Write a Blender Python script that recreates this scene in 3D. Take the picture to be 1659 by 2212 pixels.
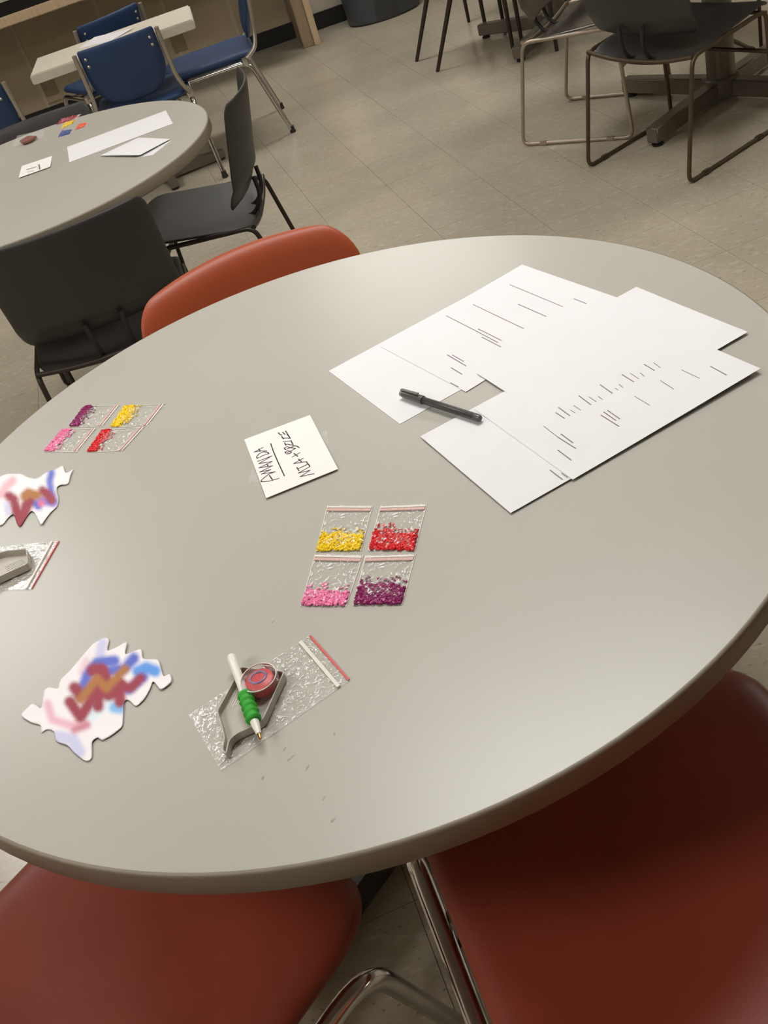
import bpy, bmesh, math, random
from mathutils import Vector, Matrix, noise, geometry

for o in list(bpy.data.objects):
    bpy.data.objects.remove(o)
scene = bpy.context.scene
COL = scene.collection
rnd = random.Random(7)

# ------------------------------------------------------------------ camera
FPX, CW, CH = 2150.0, 1659.0, 2212.0
TILT, ROLL, CAMZ = math.radians(36.9682), math.radians(-19.38986), 1.453
FWD = Vector((0, math.cos(TILT), -math.sin(TILT)))
UPV = Vector((0, math.sin(TILT), math.cos(TILT)))
RGT = Vector((1, 0, 0))
cr, sr = math.cos(ROLL), math.sin(ROLL)
CX = cr * RGT + sr * UPV
CY = -sr * RGT + cr * UPV
cam_d = bpy.data.cameras.new('camera')
cam = bpy.data.objects.new('camera', cam_d)
COL.objects.link(cam)
cam.matrix_world = Matrix(((CX.x, CY.x, -FWD.x, 0), (CX.y, CY.y, -FWD.y, 0), (CX.z, CY.z, -FWD.z, CAMZ), (0, 0, 0, 1)))
cam_d.sensor_fit = 'HORIZONTAL'
cam_d.sensor_width = 36
cam_d.lens = FPX / CW * 36
cam_d.clip_start = 0.02
scene.camera = cam


def at(px, py, z):
    """the point at height z that shows at this pixel of the photograph"""
    x, y = (px - CW / 2) / FPX, -(py - CH / 2) / FPX
    d = FWD + x * CX + y * CY
    return Vector((0, 0, CAMZ)) + d * ((z - CAMZ) / d.z)


def pix(v):
    d = Vector(v) - Vector((0, 0, CAMZ))
    w = d.dot(FWD)
    return (CW / 2 + FPX * d.dot(CX) / w, CH / 2 - FPX * d.dot(CY) / w, w)


# ------------------------------------------------------------------ world, exposure
world = bpy.data.worlds.new('world')
scene.world = world
world.use_nodes = True
world.node_tree.nodes['Background'].inputs[0].default_value = (0.9, 0.86, 0.8, 1)
world.node_tree.nodes['Background'].inputs[1].default_value = 0.05
vs = scene.view_settings
vs.view_transform = 'Standard'
vs.look = 'None'
vs.gamma = 1
vs.use_curve_mapping = False
vs.exposure = 0.14
LAMP = 17.0          # strength of the ceiling light panels
LAMP_COL = (1.0, 0.985, 0.965)


# ------------------------------------------------------------------ materials
def lin(c):
    return tuple(((v / 255) / 12.92 if v / 255 <= 0.04045 else ((v / 255 + 0.055) / 1.055) ** 2.4) for v in c)


def mat(name, rgb, rough=0.5, metal=0.0, var=0.06, vscale=30.0, bump=0.0, bscale=200.0, coat=0.0, spec=0.5, stretch=None, transmission=0.0):
    m = bpy.data.materials.new(name)
    m.use_nodes = True
    nt = m.node_tree
    b = nt.nodes['Principled BSDF']
    c = lin(rgb)
    tc = nt.nodes.new('ShaderNodeTexCoord')
    mp = nt.nodes.new('ShaderNodeMapping')
    if stretch:
        mp.inputs['Scale'].default_value = stretch
    nt.links.new(tc.outputs['Object'], mp.inputs['Vector'])
    n = nt.nodes.new('ShaderNodeTexNoise')
    n.inputs['Scale'].default_value = vscale
    n.inputs['Detail'].default_value = 3
    nt.links.new(mp.outputs[0], n.inputs['Vector'])
    r = nt.nodes.new('ShaderNodeValToRGB')
    r.color_ramp.elements[0].position = 0.3
    r.color_ramp.elements[1].position = 0.7
    r.color_ramp.elements[0].color = tuple(v * (1 - var) for v in c) + (1,)
    r.color_ramp.elements[1].color = tuple(min(1, v * (1 + var)) for v in c) + (1,)
    nt.links.new(n.outputs['Fac'], r.inputs['Fac'])
    nt.links.new(r.outputs['Color'], b.inputs['Base Color'])
    b.inputs['Roughness'].default_value = rough
    b.inputs['Metallic'].default_value = metal
    b.inputs['Specular IOR Level'].default_value = spec
    b.inputs['Coat Weight'].default_value = coat
    b.inputs['Transmission Weight'].default_value = transmission
    if bump:
        n2 = nt.nodes.new('ShaderNodeTexNoise')
        n2.inputs['Scale'].default_value = bscale
        n2.inputs['Detail'].default_value = 4
        nt.links.new(mp.outputs[0], n2.inputs['Vector'])
        bp = nt.nodes.new('ShaderNodeBump')
        bp.inputs['Strength'].default_value = bump
        bp.inputs['Distance'].default_value = 0.002
        nt.links.new(n2.outputs['Fac'], bp.inputs['Height'])
        nt.links.new(bp.outputs['Normal'], b.inputs['Normal'])
    return m


M = {}
M['laminate'] = mat('laminate', (171, 168, 158), 0.33, var=0.025, vscale=3, bump=0.02, bscale=900, spec=0.5)
M['edge'] = mat('edge', (130, 120, 104), 0.5, var=0.04, vscale=20)
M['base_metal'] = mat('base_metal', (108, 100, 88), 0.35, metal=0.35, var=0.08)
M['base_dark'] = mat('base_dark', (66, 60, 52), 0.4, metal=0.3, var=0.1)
M['chrome'] = mat('chrome', (205, 202, 200), 0.14, metal=1.0, var=0.03)
M['satin'] = mat('satin', (176, 168, 156), 0.33, metal=0.8, var=0.05)
M['red'] = mat('red_vinyl', (134, 56, 36), 0.42, var=0.10, vscale=7, bump=0.10, bscale=420, spec=0.4)
M['red_back'] = mat('red_back_vinyl', (156, 70, 38), 0.46, var=0.06, vscale=7, bump=0.08, bscale=420, spec=0.4)
M['blue'] = mat('blue_vinyl', (34, 58, 96), 0.55, var=0.10, vscale=9, bump=0.06, bscale=300)
M['black_plastic'] = mat('black_plastic', (46, 43, 40), 0.5, var=0.08, vscale=12, bump=0.04, bscale=350)
M['grey_plastic'] = mat('grey_plastic', (92, 86, 78), 0.22, var=0.1, vscale=8)
M['black_wire'] = mat('black_wire', (56, 48, 40), 0.4, metal=0.4, var=0.08)
M['brown_wire'] = mat('brown_wire', (84, 70, 55), 0.4, metal=0.5, var=0.08)
M['silver_wire'] = mat('silver_wire', (170, 155, 138), 0.35, metal=0.6, var=0.08)
M['rubber'] = mat('rubber', (32, 30, 28), 0.7, var=0.1)
M['paper'] = mat('paper', (221, 219, 220), 0.75, var=0.012, vscale=12, spec=0.25)
M['card'] = mat('card', (230, 227, 222), 0.7, var=0.012, vscale=20, spec=0.25)
M['ink'] = mat('ink', (58, 50, 52), 0.6, var=0.15, vscale=300)
M['ink_grey'] = mat('ink_grey', (120, 114, 114), 0.65, var=0.15, vscale=300)
M['pen_black'] = mat('pen_black', (52, 51, 48), 0.35, var=0.06)
M['pen_cap'] = mat('pen_cap', (78, 77, 73), 0.3, var=0.06)
M['pen_end'] = mat('pen_end', (126, 124, 118), 0.3, var=0.06)
M['pen_mark'] = mat('pen_mark', (176, 174, 166), 0.5, var=0.06)
M['tray'] = mat('tray_plastic', (176, 169, 158), 0.42, var=0.04, vscale=40)
M['white_plastic'] = mat('white_plastic', (226, 222, 212), 0.35, var=0.03)
M['green'] = mat('green_foam', (44, 158, 40), 0.6, var=0.06, vscale=60, bump=0.1, bscale=600)
M['brass'] = mat('brass_tip', (178, 128, 76), 0.3, metal=0.9, var=0.05)
M['wax'] = mat('wax', (208, 44, 52), 0.4, var=0.10, vscale=200)
M['wax_film'] = mat('wax_film', (128, 120, 168), 0.3, var=0.2, vscale=120)
M['wood'] = mat('pale_wood', (190, 166, 134), 0.45, var=0.10, vscale=9, stretch=(12, 12, 0.7))
M['wood_dark'] = mat('tan_wood_shaded', (148, 126, 99), 0.5, var=0.10, vscale=9, stretch=(12, 12, 0.7))  # darker copy of the wood, shade of the support's side put into its colour
M['panel'] = mat('wall_panel', (180, 163, 134), 0.6, var=0.05, vscale=4)
M['panel_seam'] = mat('panel_seam', (192, 176, 148), 0.6, var=0.05, vscale=6)
M['plate_brown'] = mat('brown_plate', (146, 126, 98), 0.6, var=0.1)
M['wall'] = mat('wall_paint', (198, 188, 170), 0.7, var=0.03, vscale=3)
M['ceiling'] = mat('ceiling_tile', (205, 198, 184), 0.85, var=0.05, vscale=60)
M['baseboard'] = mat('baseboard_black', (24, 22, 20), 0.5, var=0.1)
M['counter_top'] = mat('counter_black', (14, 12, 11), 0.9, var=0.15, vscale=60, spec=0.1)
M['bin'] = mat('bin_plastic', (62, 64, 68), 0.45, var=0.06, vscale=10)
M['slab'] = mat('slab_laminate', (206, 198, 180), 0.45, var=0.03, vscale=5)
M['slab_edge'] = mat('slab_edge', (184, 176, 156), 0.5, var=0.03)
M['frame_white'] = mat('fixture_white', (225, 222, 214), 0.5, var=0.02)
M['smudge'] = mat('smudge', (150, 147, 131), 0.7, var=0.2, vscale=300)
M['zip_pink'] = mat('zip_pink', (206, 170, 162), 0.35, var=0.06, vscale=200)
M['zip_white'] = mat('zip_white', (222, 214, 206), 0.35, var=0.05, vscale=200)
M['zip_red'] = mat('zip_red', (206, 84, 80), 0.4, var=0.1, vscale=200)
BEAD = {'yellow': (240, 206, 24), 'red': (214, 34, 38), 'pink': (236, 128, 172), 'purple': (142, 34, 96), 'magenta': (176, 62, 72), 'orange': (238, 108, 62), 'blue': (72, 92, 160)}
for k, c in BEAD.items():
    M['bead_' + k] = mat('bead_' + k, c, 0.3, var=0.14, vscale=350)


def film_mat(name, tint, haze, gloss=0.22, glint=0.6):
    m = bpy.data.materials.new(name)
    m.use_nodes = True
    nt = m.node_tree
    nt.nodes.remove(nt.nodes['Principled BSDF'])
    out = nt.nodes['Material Output']
    tr = nt.nodes.new('ShaderNodeBsdfTransparent')
    tr.inputs[0].default_value = tint
    gl = nt.nodes.new('ShaderNodeBsdfGlossy')
    gl.inputs['Roughness'].default_value = 0.16
    gl.inputs['Color'].default_value = (1, 1, 1, 1)
    df = nt.nodes.new('ShaderNodeBsdfDiffuse')
    df.inputs['Color'].default_value = (0.93, 0.92, 0.9, 1)
    tc = nt.nodes.new('ShaderNodeTexCoord')
    n = nt.nodes.new('ShaderNodeTexNoise')
    n.inputs['Scale'].default_value = 130
    n.inputs['Detail'].default_value = 3
    n.inputs['Distortion'].default_value = 1.2
    nt.links.new(tc.outputs['Object'], n.inputs['Vector'])
    bp = nt.nodes.new('ShaderNodeBump')
    bp.inputs['Strength'].default_value = 0.6
    bp.inputs['Distance'].default_value = 0.002
    nt.links.new(n.outputs['Fac'], bp.inputs['Height'])
    nt.links.new(bp.outputs['Normal'], gl.inputs['Normal'])
    fr = nt.nodes.new('ShaderNodeFresnel')
    fr.inputs['IOR'].default_value = 1.3
    nt.links.new(bp.outputs['Normal'], fr.inputs['Normal'])
    # white glints along the film creases, painted in as diffuse colour
    r = nt.nodes.new('ShaderNodeValToRGB')
    r.color_ramp.elements[0].position = 0.55
    r.color_ramp.elements[1].position = 0.64
    r.color_ramp.elements[0].color = (haze, haze, haze, 1)
    r.color_ramp.elements[1].color = (haze + glint,) * 3 + (1,)
    n3 = nt.nodes.new('ShaderNodeTexNoise')
    n3.inputs['Scale'].default_value = 105
    n3.inputs['Detail'].default_value = 2
    n3.inputs['Distortion'].default_value = 2.5
    nt.links.new(tc.outputs['Object'], n3.inputs['Vector'])
    nt.links.new(n3.outputs['Fac'], r.inputs['Fac'])
    mx1 = nt.nodes.new('ShaderNodeMixShader')
    nt.links.new(r.outputs['Color'], mx1.inputs[0])
    nt.links.new(tr.outputs[0], mx1.inputs[1])
    nt.links.new(df.outputs[0], mx1.inputs[2])
    mx2 = nt.nodes.new('ShaderNodeMixShader')
    fm = nt.nodes.new('ShaderNodeMath')
    fm.operation = 'MULTIPLY'
    fm.inputs[1].default_value = gloss
    nt.links.new(fr.outputs[0], fm.inputs[0])
    nt.links.new(fm.outputs[0], mx2.inputs[0])
    nt.links.new(mx1.outputs[0], mx2.inputs[1])
    nt.links.new(gl.outputs[0], mx2.inputs[2])
    nt.links.new(mx2.outputs[0], out.inputs['Surface'])
    return m


M['film'] = film_mat('clear_film', (0.98, 0.98, 0.97, 1), 0.06)
M['tape'] = film_mat('clear_tape', (0.99, 0.99, 0.985, 1), 0.10, 0.1, 0.06)
M['clear'] = film_mat('clear_plastic', (0.97, 0.96, 0.96, 1), 0.05, 1.0, 0.05)


def floor_mat():
    m = bpy.data.materials.new('vinyl_tile')
    m.use_nodes = True
    nt = m.node_tree
    b = nt.nodes['Principled BSDF']
    geo = nt.nodes.new('ShaderNodeNewGeometry')
    oi = nt.nodes.new('ShaderNodeObjectInfo')
    add = nt.nodes.new('ShaderNodeVectorMath')
    add.operation = 'MULTIPLY_ADD'
    nt.links.new(oi.outputs['Random'], add.inputs[0])
    add.inputs[1].default_value = (3.0, 5.0, 0)
    nt.links.new(geo.outputs['Position'], add.inputs[2])

    def streak(sx, sy, rot, lo, hi, seed):
        mp = nt.nodes.new('ShaderNodeMapping')
        mp.inputs['Rotation'].default_value = (0, 0, rot)
        mp.inputs['Scale'].default_value = (sx, sy, 1)
        mp.inputs['Location'].default_value = (seed, seed * 1.7, 0)
        nt.links.new(add.outputs[0], mp.inputs['Vector'])
        n = nt.nodes.new('ShaderNodeTexNoise')
        n.inputs['Scale'].default_value = 1
        n.inputs['Detail'].default_value = 2
        nt.links.new(mp.outputs[0], n.inputs['Vector'])
        r = nt.nodes.new('ShaderNodeValToRGB')
        r.color_ramp.elements[0].position = lo
        r.color_ramp.elements[1].position = hi
        nt.links.new(n.outputs['Fac'], r.inputs['Fac'])
        return r.outputs['Color']

    big = nt.nodes.new('ShaderNodeTexNoise')
    big.inputs['Scale'].default_value = 2.2
    big.inputs['Detail'].default_value = 4
    nt.links.new(geo.outputs['Position'], big.inputs['Vector'])
    r0 = nt.nodes.new('ShaderNodeValToRGB')
    r0.color_ramp.elements[0].position = 0.3
    r0.color_ramp.elements[1].position = 0.7
    r0.color_ramp.elements[0].color = lin((160, 151, 133)) + (1,)
    r0.color_ramp.elements[1].color = lin((177, 167, 147)) + (1,)
    nt.links.new(big.outputs['Fac'], r0.inputs['Fac'])

    def mix(fac, a, bcol, amt):
        mul = nt.nodes.new('ShaderNodeMath')
        mul.operation = 'MULTIPLY'
        mul.inputs[1].default_value = amt
        nt.links.new(fac, mul.inputs[0])
        x = nt.nodes.new('ShaderNodeMix')
        x.data_type = 'RGBA'
        nt.links.new(mul.outputs[0], x.inputs[0])
        nt.links.new(a, x.inputs[6])
        x.inputs[7].default_value = lin(bcol) + (1,)
        return x.outputs[2]

    c = mix(streak(28, 70, 0.7, 0.58, 0.66, 1.3), r0.outputs['Color'], (202, 193, 174), 0.28)
    c = mix(streak(60, 130, 0.8, 0.66, 0.72, 4.1), c, (96, 86, 70), 0.6)
    c = mix(streak(34, 80, 0.6, 0.62, 0.70, 8.2), c, (134, 124, 105), 0.35)
    nt.links.new(c, b.inputs['Base Color'])
    b.inputs['Roughness'].default_value = 0.22
    b.inputs['Specular IOR Level'].default_value = 0.45
    n2 = nt.nodes.new('ShaderNodeTexNoise')
    n2.inputs['Scale'].default_value = 14
    nt.links.new(geo.outputs['Position'], n2.inputs['Vector'])
    bp = nt.nodes.new('ShaderNodeBump')
    bp.inputs['Strength'].default_value = 0.05
    bp.inputs['Distance'].default_value = 0.004
    nt.links.new(n2.outputs['Fac'], bp.inputs['Height'])
    nt.links.new(bp.outputs['Normal'], b.inputs['Normal'])
    return m


M['tile'] = floor_mat()
M['joint'] = mat('floor_joint', (112, 102, 84), 0.7, var=0.1)
em = bpy.data.materials.new('light_diffuser')
em.use_nodes = True
_nt = em.node_tree
_nt.nodes.remove(_nt.nodes['Principled BSDF'])
_e = _nt.nodes.new('ShaderNodeEmission')
_e.inputs[0].default_value = LAMP_COL + (1,)
_e.inputs[1].default_value = LAMP
_nt.links.new(_e.outputs[0], _nt.nodes['Material Output'].inputs['Surface'])
M['diffuser'] = em


# ------------------------------------------------------------------ helpers
def mesh(name, verts, faces, m, parent=None, smooth=True, loc=None, world=False):
    """links one mesh object; world=True: verts are world points, moved into the frame of parent / loc"""
    me = bpy.data.meshes.new(name)
    vs_ = [Vector(v) for v in verts]
    if world:
        inv = (parent.matrix_basis if parent else Matrix.Translation(loc)).inverted()
        vs_ = [inv @ v for v in vs_]
    me.from_pydata([tuple(v) for v in vs_], [], faces)
    bm = bmesh.new()
    bm.from_mesh(me)
    bmesh.ops.recalc_face_normals(bm, faces=bm.faces)
    bm.to_mesh(me)
    bm.free()
    for p in me.polygons:
        p.use_smooth = smooth
    if m:
        me.materials.append(M[m])
    o = bpy.data.objects.new(name, me)
    COL.objects.link(o)
    if parent:
        o.parent = parent
    elif loc is not None:
        o.location = loc
    return o


def sharp(o, ang=40):
    a = math.radians(ang)
    bm = bmesh.new()
    bm.from_mesh(o.data)
    for e in bm.edges:
        if len(e.link_faces) == 2 and e.calc_face_angle(0) > a:
            e.smooth = False
    bm.to_mesh(o.data)
    bm.free()
    return o


def tag(o, label=None, cat=None, group=None, kind=None):
    if label:
        o['label'] = label
    if cat:
        o['category'] = cat
    if group:
        o['group'] = group
    if kind:
        o['kind'] = kind
    return o


def thing(name, label, cat, loc=(0, 0, 0), rotz=0.0, group=None):
    o = bpy.data.objects.new(name, None)
    o.empty_display_size = 0.1
    COL.objects.link(o)
    o.location = loc
    o.rotation_euler = (0, 0, rotz)
    o.matrix_basis = Matrix.Translation(loc) @ Matrix.Rotation(rotz, 4, 'Z')
    return tag(o, label, cat, group)


def copy_tree(o, label, loc, rotz, swap=None, scale=1.0):
    """a copy of a thing with copies of its parts and sub-parts"""
    def cp(src, parent):
        c = src.copy()
        COL.objects.link(c)
        c.parent = parent
        if swap and c.type == 'MESH' and c.data.materials and c.data.materials[0].name in swap:
            c.data = c.data.copy()
            c.data.materials[0] = M[swap[src.data.materials[0].name]]
        for ch in list(src.children):
            cp(ch, c)
        return c
    c = cp(o, None)
    c.matrix_basis = Matrix.Translation(loc) @ Matrix.Rotation(rotz, 4, 'Z') @ Matrix.Scale(scale, 4)
    c['label'] = label
    return c


def box_vf(x0, x1, y0, y1, z0, z1):
    v = [(x0, y0, z0), (x1, y0, z0), (x1, y1, z0), (x0, y1, z0), (x0, y0, z1), (x1, y0, z1), (x1, y1, z1), (x0, y1, z1)]
    f = [(0, 3, 2, 1), (4, 5, 6, 7), (0, 1, 5, 4), (1, 2, 6, 5), (2, 3, 7, 6), (3, 0, 4, 7)]
    return v, f


def box(name, x0, x1, y0, y1, z0, z1, m, parent=None, bevel=0.0, loc=None):
    v, f = box_vf(x0, x1, y0, y1, z0, z1)
    if bevel:
        bm = bmesh.new()
        bvs = [bm.verts.new(q) for q in v]
        for q in f:
            bm.faces.new([bvs[i] for i in q])
        bmesh.ops.bevel(bm, geom=list(bm.edges), offset=bevel, segments=2, affect='EDGES')
        bm.verts.index_update()
        v = [tuple(q.co) for q in bm.verts]
        f = [[q.index for q in fc.verts] for fc in bm.faces]
        bm.free()
    return sharp(mesh(name, v, f, m, parent, smooth=bool(bevel), loc=loc), 35)


def rounded(pts, r, n=6, closed=False):
    pts = [Vector(p) for p in pts]
    out = []
    N = len(pts)
    for i, p in enumerate(pts):
        if not closed and i in (0, N - 1):
            out.append(p)
            continue
        a, c = pts[(i - 1) % N], pts[(i + 1) % N]
        d1, d2 = (a - p), (c - p)
        k = min(r, d1.length * 0.48, d2.length * 0.48)
        s, e = p + d1.normalized() * k, p + d2.normalized() * k
        for j in range(n + 1):
            t = j / n
            out.append((1 - t) ** 2 * s + 2 * t * (1 - t) * p + t * t * e)
    return out


def tube(name, pts, rad, m, parent=None, bend=0.0, seg=10, closed=False, loc=None, world=False, cap=True):
    if bend:
        pts = rounded(pts, bend, closed=closed)
    pts = [Vector(p) for p in pts]
    N = len(pts)
    rads = rad if isinstance(rad, (list, tuple)) else [rad] * N
    verts, faces = [], []
    prev = None
    for i, p in enumerate(pts):
        a = pts[(i - 1) % N] if (closed or i) else p
        c = pts[(i + 1) % N] if (closed or i < N - 1) else p
        t = (c - a).normalized()
        if prev is None:
            u = t.orthogonal().normalized()
        else:
            u = (prev - t * prev.dot(t)).normalized()
        prev = u
        w = t.cross(u)
        for j in range(seg):
            an = 2 * math.pi * j / seg
            verts.append(p + (u * math.cos(an) + w * math.sin(an)) * rads[i])
    for i in range(N if closed else N - 1):
        for j in range(seg):
            k = (i + 1) % N
            faces.append((i * seg + j, i * seg + (j + 1) % seg, k * seg + (j + 1) % seg, k * seg + j))
    if not closed and cap:
        faces.append(tuple(range(seg)))
        faces.append(tuple((N - 1) * seg + j for j in range(seg)))
    return sharp(mesh(name, verts, faces, m, parent, loc=loc, world=world), 60)


def lathe(name, prof, m, parent=None, seg=48, ctr=(0, 0), sx=1.0, sy=1.0, loc=None, ang=40):
    verts, faces = [], []
    rings = []
    for r, z in prof:
        if r < 1e-6:
            rings.append([len(verts)])
            verts.append((ctr[0], ctr[1], z))
        else:
            rings.append(list(range(len(verts), len(verts) + seg)))
            for j in range(seg):
                a = 2 * math.pi * j / seg
                verts.append((ctr[0] + r * sx * math.cos(a), ctr[1] + r * sy * math.sin(a), z))
    for a, b in zip(rings, rings[1:]):
        if len(a) == 1 and len(b) == 1:
            continue
        for j in range(seg):
            k = (j + 1) % seg
            if len(a) == 1:
                faces.append((a[0], b[j], b[k]))
            elif len(b) == 1:
                faces.append((a[j], a[k], b[0]))
            else:
                faces.append((a[j], a[k], b[k], b[j]))
    return sharp(mesh(name, verts, faces, m, parent, loc=loc), ang)


def pad(name, f, width, thick, m, parent, nu=22, nv=18, p=10):
    """cushion or moulded panel: f(u,v)->(point, normal) for u,v in -1..1, width(v) narrows the row, soft closed edges"""
    us = [math.sin(math.pi / 2 * (2 * i / nu - 1)) for i in range(nu + 1)]
    vv = [math.sin(math.pi / 2 * (2 * i / nv - 1)) for i in range(nv + 1)]
    verts, faces = [], []
    idx = {}
    for s in (1, -1):
        for i, u in enumerate(us):
            for j, v in enumerate(vv):
                edge = i in (0, nu) or j in (0, nv)
                if edge and s == -1:
                    idx[s, i, j] = idx[1, i, j]
                    continue
                P, Nn = f(u * width(v), v)
                h = thick / 2 * math.sqrt(max(0, (1 - abs(u) ** p) * (1 - abs(v) ** p)))
                idx[s, i, j] = len(verts)
                verts.append(Vector(P) + Vector(Nn).normalized() * (h * s))
    for s in (1, -1):
        for i in range(nu):
            for j in range(nv):
                q = (idx[s, i, j], idx[s, i + 1, j], idx[s, i + 1, j + 1], idx[s, i, j + 1])
                faces.append(q if s == 1 else q[::-1])
    return mesh(name, verts, faces, m, parent)


def corner(r0, r1):
    """row width for rounded corners: r0 at v=-1, r1 at v=+1 (in v units), with their share of the half width"""
    def w(v):
        out = 1.0
        for (rv, ru), s in ((r0, -1), (r1, 1)):
            if rv > 0:
                t = (s * v - (1 - rv)) / rv
                if t > 0:
                    out -= ru * (1 - math.sqrt(max(0, 1 - min(1, t) ** 2)))
        return out
    return w


def rot_to(d):
    return math.atan2(-d[0], d[1])


# ------------------------------------------------------------------ setting
ZT = 0.737
TH = math.radians(5.5)
TS = 0.3048
tu, tv = Vector((math.cos(TH), math.sin(TH), 0)), Vector((-math.sin(TH), math.cos(TH), 0))
o1 = at(1316, 396, 0)
o2 = at(1220, 471, 0)
OU, OV = o1.dot(tu), o2.dot(tv)
floor = box('floor', -3.6, 5.0, -3.0, 7.6, -0.06, -0.004, 'joint')
tag(floor, 'speckled beige vinyl tile floor of the room', None, kind='structure')
cells = []
G_ = TS / 2 - 0.0005
for i in range(-16, 18):
    for j in range(-22, 18):
        cu, cv = OU + (i + 0.5) * TS, OV + (j + 0.5) * TS
        c = tu * cu + tv * cv
        if not (-3.45 < c.x < 4.85 and -2.85 < c.y < 7.4):
            continue
        x, y, w = pix(c)
        vis = w > 0.3 and -120 < x < CW + 120 and -120 < y < CH + 120
        cells.append((0 if vis else 1, w if w > 0 else 99, c))
cells.sort(key=lambda t: (t[0], t[1]))
tv_, tf_ = box_vf(-G_, G_, -G_, G_, -0.004, 0)
tile_me = None
rest_v, rest_f = [], []
for n, (inv, w, c) in enumerate(cells):
    if n < 300 and not inv:
        if tile_me is None:
            t = mesh('floor_tile', tv_, tf_, 'tile', floor, smooth=False)
            tile_me = t.data
        else:
            t = bpy.data.objects.new('floor_tile', tile_me)
            COL.objects.link(t)
            t.parent = floor
        t.location = c
        t.rotation_euler = (0, 0, TH)
    else:
        b0 = len(rest_v)
        R = Matrix.Rotation(TH, 3, 'Z')
        rest_v += [c + R @ Vector(v) for v in tv_]
        rest_f += [tuple(b0 + k for k in f) for f in tf_]
tag(mesh('floor_tile_field', rest_v, rest_f, 'tile', floor, smooth=False), kind='stuff')

WY = 7.22
wall_back = tag(box('wall_back', -3.6, 5.0, WY + 0.012, WY + 0.15, 0, 2.75, 'wall'), 'beige back wall behind the built-in counter', kind='structure')
# panelling under the counter, board by board
seams = [-3.0, -2.4, -1.8, -1.2, -0.66, -0.26, 0.14, 0.5]
for a, b in zip(seams, seams[1:]):
    box('wall_panel', a + 0.008, b - 0.008, WY - 0.004, WY + 0.012, 0.1, 0.70, 'panel', wall_back, 0.003)
for s in seams[1:-1]:
    box('seam_strip', s - 0.012, s + 0.012, WY - 0.009, WY + 0.010, 0.1, 0.70, 'panel_seam', wall_back, 0.002)
for x, z in ((-1.14, 0.2), (-0.25, 0.19)):  # small brown plate with a thin bar below it, low on the panelling
    box('brown_plate', x - 0.045, x + 0.045, WY - 0.012, WY - 0.003, z - 0.04, z + 0.09, 'plate_brown', wall_back, 0.004)
    box('thin_bar', x - 0.06, x + 0.04, WY - 0.010, WY - 0.003, z - 0.085, z - 0.075, 'plate_brown', wall_back, 0.002)
tag(box('wall_left', -3.75, -3.6, -3.0, 7.6, 0, 2.75, 'wall'), 'beige side wall on the left', kind='structure')
tag(box('wall_right', 5.0, 5.15, -3.0, 7.6, 0, 2.75, 'wall'), 'beige side wall on the right', kind='structure')
tag(box('wall_front', -3.6, 5.0, -3.15, -3.0, 0, 2.75, 'wall'), 'beige wall behind the camera', kind='structure')
tag(box('ceiling', -3.6, 5.0, -3.0, 7.6, 2.75, 2.85, 'ceiling'), 'pale acoustic tile ceiling', kind='structure')
tag(box('baseboard_back', -3.6, 5.0, WY - 0.012, WY + 0.011, 0, 0.1, 'baseboard', bevel=0.003), 'black rubber baseboard along the back wall', kind='structure')

lights = [(0.75, 5.95, 0, 'over the far tables'), (-2.0, 3.75, 0, 'over the left round table'), (0.35, 1.80, 0, 'over the near edge of the front table'),
          (3.3, 3.75, 0, 'over the right black chairs'), (-2.0, 0.1, 0, 'behind the camera on the left')]
for x, y, rz, where in lights:
    t = thing('ceiling_light', 'white recessed fluorescent ceiling panel ' + where, 'ceiling light', (x, y, 2.70), rz, 'ceiling light panels')
    for a, b, c_, d in ((-0.62, 0.62, -0.32, -0.30), (-0.62, 0.62, 0.30, 0.32), (-0.62, -0.60, -0.30, 0.30), (0.60, 0.62, -0.30, 0.30)):
        box('frame', a, b, c_, d, 0, 0.05, 'frame_white', t)
    box('diffuser', -0.60, 0.60, -0.30, 0.30, 0.012, 0.02, 'diffuser', t)

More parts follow.
